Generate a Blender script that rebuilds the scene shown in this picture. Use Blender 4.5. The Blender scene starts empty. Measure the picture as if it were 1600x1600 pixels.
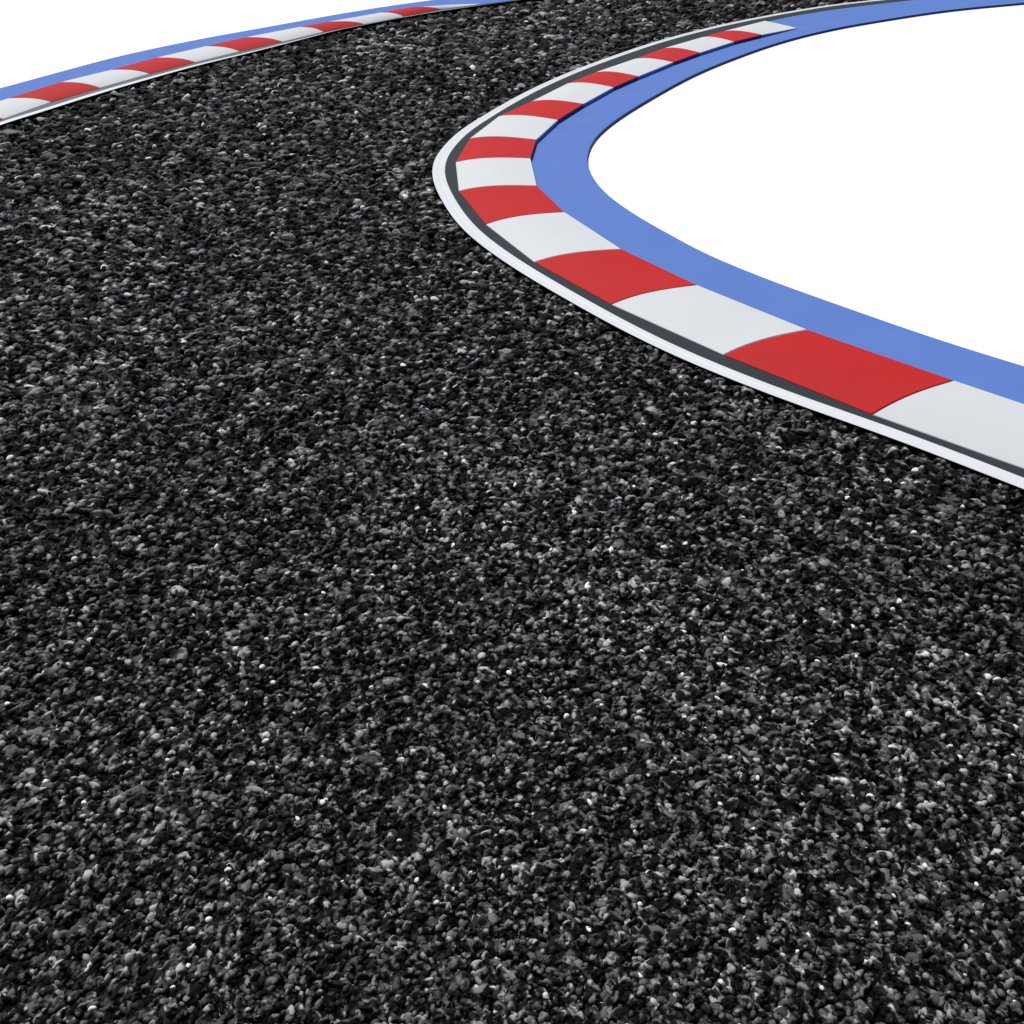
import bpy, bmesh, math, random
import numpy as np
from mathutils import Matrix, Vector

random.seed(4); rng = np.random.default_rng(11)
scene = bpy.context.scene
col = scene.collection

# ------------------------------------------------------------------ camera
H = 2.0                                   # eye height in metres
TH, RO, F = math.radians(34), math.radians(-2), 1600.0
c_, s_ = math.cos(RO), math.sin(RO)
Fw = Vector((0, math.cos(TH), -math.sin(TH))); Up = Vector((0, math.sin(TH), math.cos(TH))); Rt = Vector((1, 0, 0))
cr = c_*Rt + s_*Up; cu = -s_*Rt + c_*Up
cam = bpy.data.cameras.new('camera'); co = bpy.data.objects.new('camera', cam); col.objects.link(co)
co.matrix_world = Matrix(((cr.x, cu.x, -Fw.x, 0), (cr.y, cu.y, -Fw.y, 0), (cr.z, cu.z, -Fw.z, H), (0, 0, 0, 1)))
cam.sensor_width = 36; cam.lens = 36*F/1600; cam.clip_start = .05; cam.clip_end = 3000
scene.camera = co

def at(x, y, z=0.0):                      # survey: photo point -> point of the place at height z
    d = Fw + cr*((x-800)/F) + cu*(-(y-800)/F)
    t = (z-H)/d.z
    return Vector((d.x*t, d.y*t, z))

# ------------------------------------------------------------------ helpers
def tag(o, label=None, cat=None, group=None, kind=None):
    if label: o['label'] = label
    if cat: o['category'] = cat
    if group: o['group'] = group
    if kind: o['kind'] = kind
    return o

def mesh_obj(name, verts, faces, mat, parent=None, smooth=False):
    me = bpy.data.meshes.new(name); me.from_pydata([tuple(v) for v in verts], [], faces)
    me.materials.append(mat)
    bm = bmesh.new(); bm.from_mesh(me)
    bmesh.ops.recalc_face_normals(bm, faces=bm.faces[:]); bm.to_mesh(me); bm.free()
    if smooth: me.polygons.foreach_set('use_smooth', [True]*len(me.polygons))
    o = bpy.data.objects.new(name, me); col.objects.link(o)
    if parent: o.parent = parent
    return o

def catmull(P, n=10):
    P = [Vector(p) for p in P]
    Q = [2*P[0]-P[1]] + P + [2*P[-1]-P[-2]]
    out = []
    for i in range(1, len(Q)-2):
        p0, p1, p2, p3 = Q[i-1:i+3]
        t1 = max((p1-p0).length, 1e-6)**.5; t2 = max((p2-p1).length, 1e-6)**.5; t3 = max((p3-p2).length, 1e-6)**.5
        m1 = (p1-p0)/t1 - (p2-p0)/(t1+t2) + (p2-p1)/t2
        m2 = (p2-p1)/t2 - (p3-p1)/(t2+t3) + (p3-p2)/t3
        m1 *= t2; m2 *= t2
        for k in range(n):
            u = k/n
            out.append((2*u**3-3*u**2+1)*p1 + (u**3-2*u**2+u)*m1 + (-2*u**3+3*u**2)*p2 + (u**3-u**2)*m2)
    out.append(P[-1]); return out

def resample(P, n):
    d = [0.0]
    for a, b in zip(P, P[1:]): d.append(d[-1]+(b-a).length)
    out = []; j = 0
    for k in range(n):
        s = d[-1]*k/(n-1)
        while j < len(d)-2 and d[j+1] < s: j += 1
        u = (s-d[j])/max(d[j+1]-d[j], 1e-9); out.append(P[j].lerp(P[j+1], min(max(u, 0), 1)))
    return out

def smooth_line(P, it=6):
    P = [p.copy() for p in P]
    for _ in range(it):
        P = [P[0]] + [(a+2*b+c)/4 for a, b, c in zip(P, P[1:], P[2:])] + [P[-1]]
    return P

def offset(P, w):                          # to the right of travel; w number or list
    out = []
    for i, p in enumerate(P):
        t = (P[min(i+1, len(P)-1)] - P[max(i-1, 0)]); t.z = 0; t.normalize()
        ww = w[i] if isinstance(w, (list, tuple)) else w
        out.append(p + Vector((t.y, -t.x, 0))*ww)
    return out

def extend(P, a, b):                       # carry a line straight on at both ends
    t0 = (P[0]-P[min(6, len(P)-1)]).normalized(); t1 = (P[-1]-P[-min(7, len(P))]).normalized()
    A = [P[0]+t0*a*(1-k/8) for k in range(8)] if a else []
    B = [P[-1]+t1*b*(k+1)/8 for k in range(8)] if b else []
    return A+P+B

def slab(name, L, R, z0, z1, mat, parent=None, side=None, groove=0):   # a strip of real thickness between two lines
    n = len(L); zt = z1 if isinstance(z1, list) else [z1]*n
    v = []
    for a, b, z in zip(L, R, zt):
        bv = .0012; e = (b-a); e.z = 0
        e = e.normalized()*min(bv, e.length*.3) if e.length > 1e-6 else e
        ring = [(a.x, a.y, z0), (a.x, a.y, z-bv), (a.x+e.x, a.y+e.y, z)]
        if groove:
            for q, dz in ((.40, 0), (.47, -groove), (.53, -groove), (.60, 0)):
                ring.append((a.x+(b.x-a.x)*q, a.y+(b.y-a.y)*q, z+dz))
        ring += [(b.x-e.x, b.y-e.y, z), (b.x, b.y, z-bv), (b.x, b.y, z0)]
        v += ring; K = len(ring)
    f = []
    for i in range(n-1):
        for k in range(K-1): f.append((i*K+k, i*K+k+1, i*K+K+k+1, i*K+K+k))
        f.append((i*K+K-1, i*K, i*K+K, i*K+2*K-1))
    f += [tuple(range(K)), tuple(range((n-1)*K, n*K))]
    ob = mesh_obj(name, v, f, mat, parent)
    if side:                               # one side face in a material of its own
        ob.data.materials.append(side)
        for i in range(n-1): ob.data.polygons[i*K+(K-2 if side is NAVY_SHADE else 0)].material_index = 1
    return ob

# ------------------------------------------------------------------ materials
def mat_new(name):
    m = bpy.data.materials.new(name); m.use_nodes = True
    nt = m.node_tree; b = nt.nodes['Principled BSDF']; return m, nt, b
def paint(name, rgb, rough=.5, var=.06, spec=.4, grain=.0006, coarse=3.0):
    m, nt, b = mat_new(name); N = nt.nodes.new; L = nt.links.new
    g = N('ShaderNodeNewGeometry')
    n1 = N('ShaderNodeTexNoise'); n1.inputs['Scale'].default_value = coarse; n1.inputs['Detail'].default_value = 6
    n2 = N('ShaderNodeTexNoise'); n2.inputs['Scale'].default_value = 160; n2.inputs['Detail'].default_value = 3
    L(g.outputs['Position'], n1.inputs['Vector']); L(g.outputs['Position'], n2.inputs['Vector'])
    ad = N('ShaderNodeMath'); ad.operation = 'MULTIPLY_ADD'; ad.inputs[1].default_value = .5
    L(n2.outputs['Fac'], ad.inputs[0]); L(n1.outputs['Fac'], ad.inputs[2])
    mr = N('ShaderNodeMapRange'); mr.inputs['From Min'].default_value = .5; mr.inputs['From Max'].default_value = 1.0
    mr.inputs['To Min'].default_value = 1-var; mr.inputs['To Max'].default_value = 1+var
    L(ad.outputs[0], mr.inputs['Value'])
    mx = N('ShaderNodeVectorMath'); mx.operation = 'SCALE'; mx.inputs[0].default_value = rgb
    L(mr.outputs[0], mx.inputs['Scale']); L(mx.outputs[0], b.inputs['Base Color'])
    b.inputs['Roughness'].default_value = rough; b.inputs['Specular IOR Level'].default_value = spec
    bp = N('ShaderNodeBump'); bp.inputs['Strength'].default_value = .25; bp.inputs['Distance'].default_value = grain
    L(n2.outputs['Fac'], bp.inputs['Height']); L(bp.outputs[0], b.inputs['Normal'])
    return m
RED = paint('red_kerb_paint', (.50, .024, .025), .65, .04, .06)
WHITE = paint('white_kerb_paint', (.62, .645, .655), .6, .025, .25)
LINE = paint('white_line_paint', (.69, .715, .73), .5, .03)
BLUE = paint('blue_paint', (.112, .205, .535), .7, .05, .06)
GREY = paint('grey_gutter', (.031, .041, .048), .7, .10, .1)
NAVY_SHADE = paint('navy_edge_shade', (.018, .03, .16), .6, .05, .15)  # shade of the blue strip's side and red blocks' backs, put into colour
GROUND = paint('white_ground', (.93, .93, .93), .8, .01, .2, coarse=.4)

def stone_mat():
    m, nt, b = mat_new('asphalt_aggregate'); N = nt.nodes.new; L = nt.links.new
    g = N('ShaderNodeNewGeometry')
    def math_(op, x, y=None, z=None):
        q = N('ShaderNodeMath'); q.operation = op
        for i, v in enumerate((x, y, z)):
            if v is None: continue
            if isinstance(v, (int, float)): q.inputs[i].default_value = v
            else: L(v, q.inputs[i])
        return q.outputs[0]
    at_ = N('ShaderNodeAttribute'); at_.attribute_name = 'tone'      # each stone's own grey
    ag = N('ShaderNodeAttribute'); ag.attribute_name = 'grain'       # surface coordinate in stone widths
    # patches of bare rock where the bitumen film has broken, running across neighbouring stones
    f1 = N('ShaderNodeTexNoise'); f1.inputs['Scale'].default_value = .85; f1.inputs['Detail'].default_value = 0.3; f1.inputs['Distortion'].default_value = .9
    L(ag.outputs['Vector'], f1.inputs['Vector'])
    film = N('ShaderNodeMapRange'); film.interpolation_type = 'SMOOTHSTEP'
    film.inputs['From Min'].default_value = .43; film.inputs['From Max'].default_value = .68
    film.inputs['To Min'].default_value = .10; film.inputs['To Max'].default_value = 1.75
    L(f1.outputs['Fac'], film.inputs['Value'])
    tf = math_('MULTIPLY', at_.outputs['Fac'], film.outputs[0])
    tf = math_('MULTIPLY_ADD', film.outputs[0], .042, tf)
    keepw = math_('GREATER_THAN', at_.outputs['Fac'], .7)            # rare clean quartz chips
    tf = math_('MAXIMUM', tf, math_('MULTIPLY', keepw, at_.outputs['Fac']))
    tf = math_('MINIMUM', tf, .9)
    cx = N('ShaderNodeCombineXYZ')
    for i in range(3): L(tf, cx.inputs[i])
    cr1 = N('ShaderNodeVectorMath'); cr1.operation = 'MULTIPLY'; cr1.inputs[1].default_value = (1.03, .985, .965)
    L(cx.outputs[0], cr1.inputs[0])
    n1 = N('ShaderNodeTexNoise'); n1.inputs['Scale'].default_value = .55; n1.inputs['Detail'].default_value = 3
    L(g.outputs['Position'], n1.inputs['Vector'])
    mr = N('ShaderNodeMapRange'); mr.inputs['From Min'].default_value = .3; mr.inputs['From Max'].default_value = .7
    mr.inputs['To Min'].default_value = .7; mr.inputs['To Max'].default_value = 1.3
    L(n1.outputs['Fac'], mr.inputs['Value'])
    mx = N('ShaderNodeVectorMath'); mx.operation = 'SCALE'
    L(cr1.outputs[0], mx.inputs[0]); L(mr.outputs[0], mx.inputs['Scale']); L(mx.outputs[0], b.inputs['Base Color'])
    b.inputs['Roughness'].default_value = .7; b.inputs['Specular IOR Level'].default_value = .03
    n2 = N('ShaderNodeTexNoise'); n2.inputs['Scale'].default_value = 220; n2.inputs['Detail'].default_value = 3
    L(g.outputs['Position'], n2.inputs['Vector'])
    bp = N('ShaderNodeBump'); bp.inputs['Strength'].default_value = .5; bp.inputs['Distance'].default_value = .003
    L(n2.outputs['Fac'], bp.inputs['Height']); L(bp.outputs[0], b.inputs['Normal'])
    return m
STONE = stone_mat()
m, nt, b = mat_new('bitumen'); b.inputs['Base Color'].default_value = (.0025, .0025, .0026, 1)
b.inputs['Roughness'].default_value = .7; b.inputs['Specular IOR Level'].default_value = .03
BITUMEN = m

# ------------------------------------------------------------------ surveyed lines (right, inner bend)
zl = .004
A = [(1600,764),(1550,744.5),(1500,724.5),(1425,695.5),(1337,663.5),(1275,642.5),(1225,624.5),(1150,595.5),(1075,565),(1000,530),(950,504),(900,476),
     (825,432.5),(775,400),(732,367),(708,341),(687.5,308),(678,288),(674.5,270),(677.5,250),(690.5,231),(715,206.5),(752,182.5),(792,159),(833,137.5),(894,110.5),(934,95.5),(975,81),
     (1016,67.5),(1056,56),(1097,45.5),(1138,36),(1178,28),(1219,20.3),(1259,13.4),(1300,7.3),(1350,1.5),(1397,-3.5)]
A = resample(catmull([at(x, y, zl) for x, y in A]), 220)
A = smooth_line(A, 14)
A = extend(A, 3.0, 7.0)
wB = [float(np.interp(p.y, [2.6, 3.9, 5.0, 7.4, 9.0, 30], [.070, .075, .083, .088, .080, .078])) for p in A]
B = offset(A, wB)                        # travel runs near -> far, infield to the right
out = [(1363,647),(1131,554),(955,475),(835,409),(759,350),(717,298),(712,253),(734,216),(780,181),(831,158),(887,130),(931,112.5),(991,92),(1038,75),(1097,58),(1131,48.5),(1195,35.5)]
inn = [(1490,594),(1262,515),(1089,445),(971,389),(882,331),(839,290),(829,247),(838,218),(872,187),(912,162),(959,136),(998,119),(1052,97),(1094,82),(1147,65),(1191,54),(1246,40.5)]
ZK, ZB = .054, .024
zo = .007
O = [at(x, y, zo) for x, y in out]; I = [at(x, y, ZK) for x, y in inn]
# the nearest white block runs on past the frame
O0, I0 = at(1600, 731.5, zo), at(1600, 631, ZK)
dO = (O0-O[0]).normalized(); dI = (I0-I[0]).normalized(); d = (dO+dI)/2
O = [O[0]+dO*2.22, O[0]+dO*1.48, O[0]+dO*.74]+O; I = [I[0]+dI*2.22, I[0]+dI*1.48, I[0]+dI*.74]+I
Eb = [(1600,573),(1547,557),(1447,525),(1318,480),(1200,437.5),(1100,396),(1050,369),(1000,341),(950,306),(925,276),(917,250),(921,232),(931,215),(962,188),(1025,149),(1087,116),(1150,90),(1225,64.5),(1300,46),(1375,32.5),(1487,16),(1600,5)]
Eb = resample(catmull([at(x, y-1, ZB) for x, y in Eb]), 200)
Eb = extend(smooth_line(Eb, 6), 3.0, 4.0)

def kerb_block(parent, o0, o1, i0, i1, mat, label, name='block', z0=(zo, ZK), z1=(zo, ZK), pw=3.0):
    n, mseg = 14, 4; gap = .0015
    lo = (o1-o0).normalized(); li = (i1-i0).normalized()
    rows = []
    st = [(gap, -.004), (gap+.004, 0)] + [(None, k/mseg) for k in range(1, mseg)] + [(-(gap+.004), 0), (-gap, -.004)]
    for a, bz in st:
        if a is None: u = bz; dz = 0; po, pi = o0.lerp(o1, u), i0.lerp(i1, u)
        elif a > 0: u = 0; dz = bz; po, pi = o0+lo*a, i0+li*a
        else: u = 1; dz = bz; po, pi = o1+lo*a, i1+li*a
        zo_, zi_ = z0[0]*(1-u)+z1[0]*u, z0[1]*(1-u)+z1[1]*u
        row = [(po.x, po.y, -.14), (po.x, po.y, zo_+dz-.003)]
        for k in range(n+1):
            t = k/n; tt = .006+t*.988
            p = po.lerp(pi, tt); z = zo_+(zi_-zo_)*(1-(1-t)**pw)+dz
            row.append((p.x, p.y, z))
        row += [(pi.x, pi.y, zi_+dz-.004), (pi.x, pi.y, -.14)]
        rows.append(row)
    m_ = len(rows[0]); v = [p for r in rows for p in r]; f = []
    for i in range(len(rows)-1):
        for k in range(m_-1): f.append((i*m_+k, i*m_+k+1, (i+1)*m_+k+1, (i+1)*m_+k))
        f.append((i*m_+m_-1, i*m_, (i+1)*m_, (i+1)*m_+m_-1))
    f += [tuple(range(m_)), tuple(range((len(rows)-1)*m_, len(rows)*m_))]
    ob = mesh_obj(name, v, f, mat, parent)
    ob.data.materials.append(BLUE if mat is WHITE else NAVY_SHADE)   # blue paint backs the white blocks; navy paints shade onto the red ones
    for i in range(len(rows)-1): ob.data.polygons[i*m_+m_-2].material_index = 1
    ob['label'] = label
    return ob

kr = bpy.data.objects.new('rumble_strip', None); col.objects.link(kr)
tag(kr, 'red and white striped kerb hugging the inside of the bend, beside the wide blue strip', 'kerb', 'striped kerbs of the race track')
nb = len(O)-1
for k in range(nb):
    red = k % 2 == 1; last = k == nb-1
    kerb_block(kr, O[k], O[k+1], I[k], I[k+1], RED if red else WHITE,
               'white tapered end block' if last else ('red painted block' if red else 'white painted block'),
               name='end_block' if last else 'block', z1=(ZB+.004, ZB+.010) if last else (zo, ZK))
# blue strip of the infield, runs on under the kerb's back edge
seat = [O[k].lerp(I[k], .72) for k in range(nb)]
seat[0] = seat[0]+dO*1.2
tail = [O[-2].lerp(O[-1], .8).lerp(I[-2].lerp(I[-1], .8), .3)]
tail += [at(1195, 34.5, ZB), at(1243, 24.5, ZB), at(1300, 15.5, ZB), at(1350, 9, ZB), at(1401, 3, ZB)]
t1 = (tail[-1]-tail[-2]).normalized(); tail += [tail[-1]+t1*2, tail[-1]+t1*7]
So = resample([Vector((p.x, p.y, 0)) for p in seat+tail], 260)
Eo = resample([Vector((p.x, p.y, 0)) for p in Eb], 260)
def match(Pa, Pb):                         # pair the far line's points with the near line's, monotonically
    res = []; j = 0; q = resample(Pb, 1200)
    for i, p in enumerate(Pa):
        best, bj = 1e9, j
        for k in range(j, min(j+60, len(q))):
            dd = (q[k]-p).length
            if dd < best: best, bj = dd, k
        j = bj; res.append(q[j])
    res[0] = q[0]; res[-1] = q[-1]
    return res
bs = slab('border_strip', So, match(So, Eo), -.10, ZB, BLUE, side=NAVY_SHADE)  # infield side face coloured navy to look shaded
tag(bs, 'wide flat blue border strip curving round the white infield behind the inner kerb', 'border strip', 'blue strips behind the kerbs')
tag(slab('edge_line', A, B, -.14, zl, LINE, side=BITUMEN, groove=.0016), 'white edge line along the inside of the bend', kind='structure')
tag(slab('gutter', offset(B, -.002), offset(B, .45), -.10, 0.0025, GREY), 'dark grey gutter between white line and inner kerb', kind='structure')

# ------------------------------------------------------------------ left, outer side of the bend
lA = [(-120,245),(0,195),(54.7,178),(125,155.5),(203,132),(312,101.5),(400,80),(500,54),(525,47.5),(650,23.4),(750,8),(809,0)]
lA = extend(smooth_line(resample(catmull([at(x, y, zl) for x, y in lA]), 120), 8), 2.0, 8.0)
lo_ = [(5,185.5),(80,159),(156,137),(234,115),(305,97),(375,80),(441,65),(506,49.5),(569,37.5),(631,25.5),(689,14.5),(753,6.6)]
li_ = [(-72,181),(13,153.5),(95,128),(174,109),(244,90),(322,72),(384,58),(468,42),(512,34),(595,19.5),(640,11.5),(712,2)]
LO = [at(x, y, zo) for x, y in lo_]; LI = [at(x, y, ZK) for x, y in li_]
LO = [LO[0]*2-LO[1]]+LO; LI = [LI[0]*2-LI[1]]+LI
kl = bpy.data.objects.new('rumble_strip', None); col.objects.link(kl)
tag(kl, 'thin red and white kerb at the upper left, along the outer edge of the asphalt', 'kerb', 'striped kerbs of the race track')
nl = len(LO)-1
for k in range(nl):
    red = k % 2 == 0; last = k == nl-1
    if last: red = False
    kerb_block(kl, LO[k], LO[k+1], LI[k], LI[k+1], RED if red else WHITE,
               'white tapered end block' if last else ('red painted block' if red else 'white painted block'),
               name='end_block' if last else 'block', z1=(.012, .016) if last else (zo, ZK))
lE = [(-90,160),(0,137.5),(94,112),(187,87.5),(312,61),(406,44),(500,27),(525,22.5),(619,7.5),(675,0)]
lE = extend(smooth_line(resample(catmull([at(x, y, ZB*.5) for x, y in lE]), 120), 6), 1.5, 8.0)
seat = [LO[k].lerp(LI[k], .72) for k in range(nl)]
seat += [LO[-2].lerp(LO[-1], .7).lerp(LI[-2].lerp(LI[-1], .7), .35)]
n_ = [p for p in lA if p.x > LO[-1].x-.05]
seat += offset(n_, -.012)
Ls = resample([Vector((p.x, p.y, 0)) for p in seat], 200)
lEo = [Vector((p.x, p.y, 0)) for p in lE]
bl = slab('border_strip', Ls, match(Ls, lEo), -.10, .011, BLUE)
tag(bl, 'narrow blue border strip behind the outer kerb at the upper left', 'border strip', 'blue strips behind the kerbs')
w = []
x1 = at(560, 40).x; x0 = at(0, 195).x
for p in lA: w.append(-max(.010, .076*min(1, (x1-p.x)/(x1-x0)*1.35)))
tag(slab('edge_line', lA, offset(lA, w), -.14, zl, LINE, side=BITUMEN), 'white edge line along the outer side of the bend', kind='structure')
tag(slab('gutter', offset(lA, [q+.002 for q in w]), offset(lA, -.22), -.10, .0025, paint('pale_grey_gutter', (.13, .15, .16), .7, .10, .1)), 'dark grey gutter beside the outer kerb', kind='structure')

# ------------------------------------------------------------------ white ground: infield and outer field
Bi = offset(B, .16); Lo2 = offset(lA, -.12)
t0 = (Bi[0]-Bi[5]).normalized(); t1 = (Bi[-1]-Bi[-5]).normalized()
inf = [(p.x, p.y) for p in Bi] + [(Bi[-1].x+t1.x*500, Bi[-1].y+t1.y*500), (900, -600), (Bi[0].x+t0.x*500, Bi[0].y+t0.y*500)]
t0 = (Lo2[0]-Lo2[5]).normalized(); t1 = (Lo2[-1]-Lo2[-5]).normalized()
outf = [(p.x, p.y) for p in Lo2] + [(Lo2[-1].x+t1.x*900, Lo2[-1].y+t1.y*900), (-900, 1200), (-900, -900), (Lo2[0].x+t0.x*500, Lo2[0].y+t0.y*500)]
bm = bmesh.new()
for poly in (inf, outf):
    f = bm.faces.new([bm.verts.new((x, y, 0)) for x, y in poly])
bmesh.ops.triangulate(bm, faces=bm.faces[:])
for f in bm.faces:
    if f.normal.z < 0: f.normal_flip()
me = bpy.data.meshes.new('ground'); bm.to_mesh(me); bm.free(); me.materials.append(GROUND)
g = bpy.data.objects.new('ground', me); col.objects.link(g)
tag(g, 'pure white ground inside and outside the track', kind='structure')

# ------------------------------------------------------------------ asphalt: bitumen bed + packed aggregate, one sheet
S0, PW = .0190, 1.09
def size(rho): return S0*(np.sqrt(rho**2+H*H)/2.3)**PW
RMAX = 21.0
nr, na = 90, 144
rr = np.concatenate([[.02], np.geomspace(.3, RMAX, nr), [60, 300, 1500]])
aa = np.linspace(0, 2*np.pi, na, endpoint=False)
zz = -.75*size(np.minimum(rr, RMAX))
bv = np.stack([np.outer(rr, np.sin(aa)), np.outer(rr, np.cos(aa)), np.repeat(zz[:, None], na, 1)], -1).reshape(-1, 3)
bf = []
for i in range(len(rr)-1):
    for k in range(na):
        k2 = (k+1) % na
        bf.append((i*na+k, i*na+k2, (i+1)*na+k2, (i+1)*na+k))
bf = np.array(bf)

def inside(poly, P):
    poly = np.array(poly); x, y = P[:, 0], P[:, 1]; r = np.zeros(len(P), bool); j = len(poly)-1
    for i in range(len(poly)):
        xi, yi = poly[i]; xj, yj = poly[j]
        cnd = ((yi > y) != (yj > y))
        if yi != yj: r ^= cnd & (x < (xj-xi)*(y-yi)/(yj-yi)+xi)
        j = i
    return r
fc = bv[bf].mean(1); fr = np.hypot(fc[:, 0], fc[:, 1]); fp = np.degrees(np.arctan2(fc[:, 0], fc[:, 1]))
bare = ((fr > RMAX) | (fp < -44) | (fp > 60) | (fr < .3)).astype(int)     # asphalt with no loose relief of its own
pts, siz = [], []
for layer in range(3):
    rho = .25
    while rho < RMAX:
        s = float(size(rho))*(1.0, 1.2, 1.0)[layer]
        p0, p1 = math.radians(-44 if rho > 2.5 else -55), math.radians(44 if rho > 7 else 62)
        n = max(3, int((p1-p0)*rho/s))
        a = (np.arange(n)+.5+rng.uniform(-.5, .5))/n*(p1-p0)+p0 + rng.uniform(-.5, .5, n)*s/rho
        r = rho+rng.uniform(-.5, .5, n)*s
        p = np.stack([r*np.sin(a), r*np.cos(a)], 1)
        sz = s*np.exp(rng.normal(0, .30, n))*(1.0, .62, .55)[layer]
        pts.append(p); siz.append(sz); rho += s*.92
pts = np.concatenate(pts); siz = np.concatenate(siz)
Ai = [(p.x, p.y) for p in A]; tA0 = (A[0]-A[5]).normalized(); tA1 = (A[-1]-A[-5]).normalized()
infA = Ai+[(A[-1].x+tA1.x*100, A[-1].y+tA1.y*100), (200, -100), (A[0].x+tA0.x*100, A[0].y+tA0.y*100)]
tA0 = (lA[0]-lA[5]).normalized(); tA1 = (lA[-1]-lA[-5]).normalized()
outA = [(p.x, p.y) for p in lA]+[(lA[-1].x+tA1.x*200, lA[-1].y+tA1.y*200), (-200, 300), (-200, -200), (lA[0].x+tA0.x*100, lA[0].y+tA0.y*100)]
keep = ~inside(infA, pts) & ~inside(outA, pts)
pts, siz = pts[keep], siz[keep]
N = len(pts)
# rounded pebble: a once-divided icosahedron
bm = bmesh.new(); bmesh.ops.create_icosphere(bm, subdivisions=2, radius=1)
sv = np.array([v.co[:] for v in bm.verts]); sf = np.array([[v.index for v in f.verts] for f in bm.faces]); bm.free()
nv, nf = len(sv), len(sf)
def rot(n):
    q = rng.normal(size=(n, 4)); q /= np.linalg.norm(q, axis=1, keepdims=True); w_, x, y, z = q.T
    return np.stack([np.stack([1-2*(y*y+z*z), 2*(x*y-z*w_), 2*(x*z+y*w_)], -1),
                     np.stack([2*(x*y+z*w_), 1-2*(x*x+z*z), 2*(y*z-x*w_)], -1),
                     np.stack([2*(x*z-y*w_), 2*(y*z+x*w_), 1-2*(x*x+y*y)], -1)], 1)
R1, R2 = rot(N), rot(N)
sc = np.stack([np.exp(rng.normal(.22, .28, N)), np.exp(rng.normal(-.08, .16, N)), np.exp(rng.normal(-.22, .18, N))], 1)
V = np.einsum('nij,vj->nvi', R1, sv)
# angular faces: clip the sphere lightly along a few random planes
for k in range(5):
    nrm = rng.normal(size=(N, 3)); nrm /= np.linalg.norm(nrm, axis=1, keepdims=True)
    dd = rng.uniform(.55, .95, N)
    over = np.maximum(np.einsum('nvi,ni->nv', V, nrm)-dd[:, None], 0)
    V -= over[..., None]*nrm[:, None, :]
V = np.einsum('nij,nvj->nvi', R2, V*sc[:, None, :])*(siz*.60)[:, None, None]
top = V[..., 2].max(1)
depth = rng.uniform(0, .38, N)*siz*.6
V[..., 2] += (-top-depth-.001)[:, None]
V[..., 0] += pts[:, 0:1]; V[..., 1] += pts[:, 1:2]
allv = np.concatenate([bv, V.reshape(-1, 3)])
nb0 = len(bv)
st_f = (sf[None]+(np.arange(N)*nv)[:, None, None]+nb0).reshape(-1, 3)
me = bpy.data.meshes.new('asphalt')
me.vertices.add(len(allv)); me.vertices.foreach_set('co', allv.astype(np.float32).ravel())
loops = np.concatenate([bf.ravel(), st_f.ravel()]).astype(np.int32)
me.loops.add(len(loops)); me.loops.foreach_set('vertex_index', loops)
npoly = len(bf)+len(st_f)
start = np.concatenate([np.arange(len(bf))*4, len(bf)*4+np.arange(len(st_f))*3]).astype(np.int32)
me.polygons.add(npoly); me.polygons.foreach_set('loop_start', start)
me.materials.append(BITUMEN); me.materials.append(STONE)
me.polygons.foreach_set('material_index', np.concatenate([bare, np.ones(len(st_f))]).astype(np.int32))
me.polygons.foreach_set('use_smooth', np.ones(npoly, bool))
tone = rng.choice(5, N, p=[.36, .38, .240, .012, .008])
small = siz < np.quantile(siz/size(np.hypot(pts[:, 0], pts[:, 1])), .5)*size(np.hypot(pts[:, 0], pts[:, 1]))
tone = np.where((tone == 4) & ~small, 1, tone)
lo_t = np.array([.002, .014, .08, .28, .78])[tone]; hi_t = np.array([.012, .08, .25, .50, .9])[tone]
tone = (lo_t+(hi_t-lo_t)*rng.random(N)).astype(np.float32)
ta = me.attributes.new('tone', 'FLOAT', 'POINT')
ta.data.foreach_set('value', np.concatenate([np.full(nb0, .05, np.float32), np.repeat(tone, nv)]))
gx, gy, gz = allv.T; gd = np.sqrt(gx*gx+gy*gy+H*H); gs = size(np.hypot(gx, gy))
vr = np.geomspace(.01, 1600, 4000); vv = np.concatenate([[0], np.cumsum(np.diff(vr)/size(vr[:-1]))])
gc = np.stack([np.arctan2(gx, gy)*np.hypot(gx, gy)/gs, np.interp(np.hypot(gx, gy), vr, vv), gz/gs], 1).astype(np.float32)
ga = me.attributes.new('grain', 'FLOAT_VECTOR', 'POINT'); ga.data.foreach_set('vector', gc.ravel())
me.update(calc_edges=True)
ro = bpy.data.objects.new('asphalt', me); col.objects.link(ro)
tag(ro, 'black coarse grained asphalt surface of the race track', kind='structure')
print('stones', N)

# ------------------------------------------------------------------ daylight
EL, AZ = math.radians(56), math.radians(-28)       # azimuth from +y towards +x
sd = Vector((math.sin(AZ)*math.cos(EL), math.cos(AZ)*math.cos(EL), math.sin(EL)))
sun = bpy.data.lights.new('sun', 'SUN'); sun.energy = 3.9; sun.angle = math.radians(.5); sun.color = (1, .965, .92)
so = bpy.data.objects.new('sun', sun); col.objects.link(so)
so.rotation_euler = sd.to_track_quat('Z', 'Y').to_euler(); so.location = (0, 0, 10)
wld = bpy.data.worlds.new('World'); scene.world = wld; wld.use_nodes = True
nt = wld.node_tree; sky = nt.nodes.new('ShaderNodeTexSky'); sky.sky_type = 'NISHITA'; sky.sun_disc = False
sky.sun_elevation = EL; sky.sun_rotation = AZ
nt.links.new(sky.outputs[0], nt.nodes['Background'].inputs['Color']); nt.nodes['Background'].inputs['Strength'].default_value = .06
scene.view_settings.view_transform = 'Standard'; scene.view_settings.look = 'None'
scene.view_settings.exposure = 0; scene.view_settings.gamma = 1
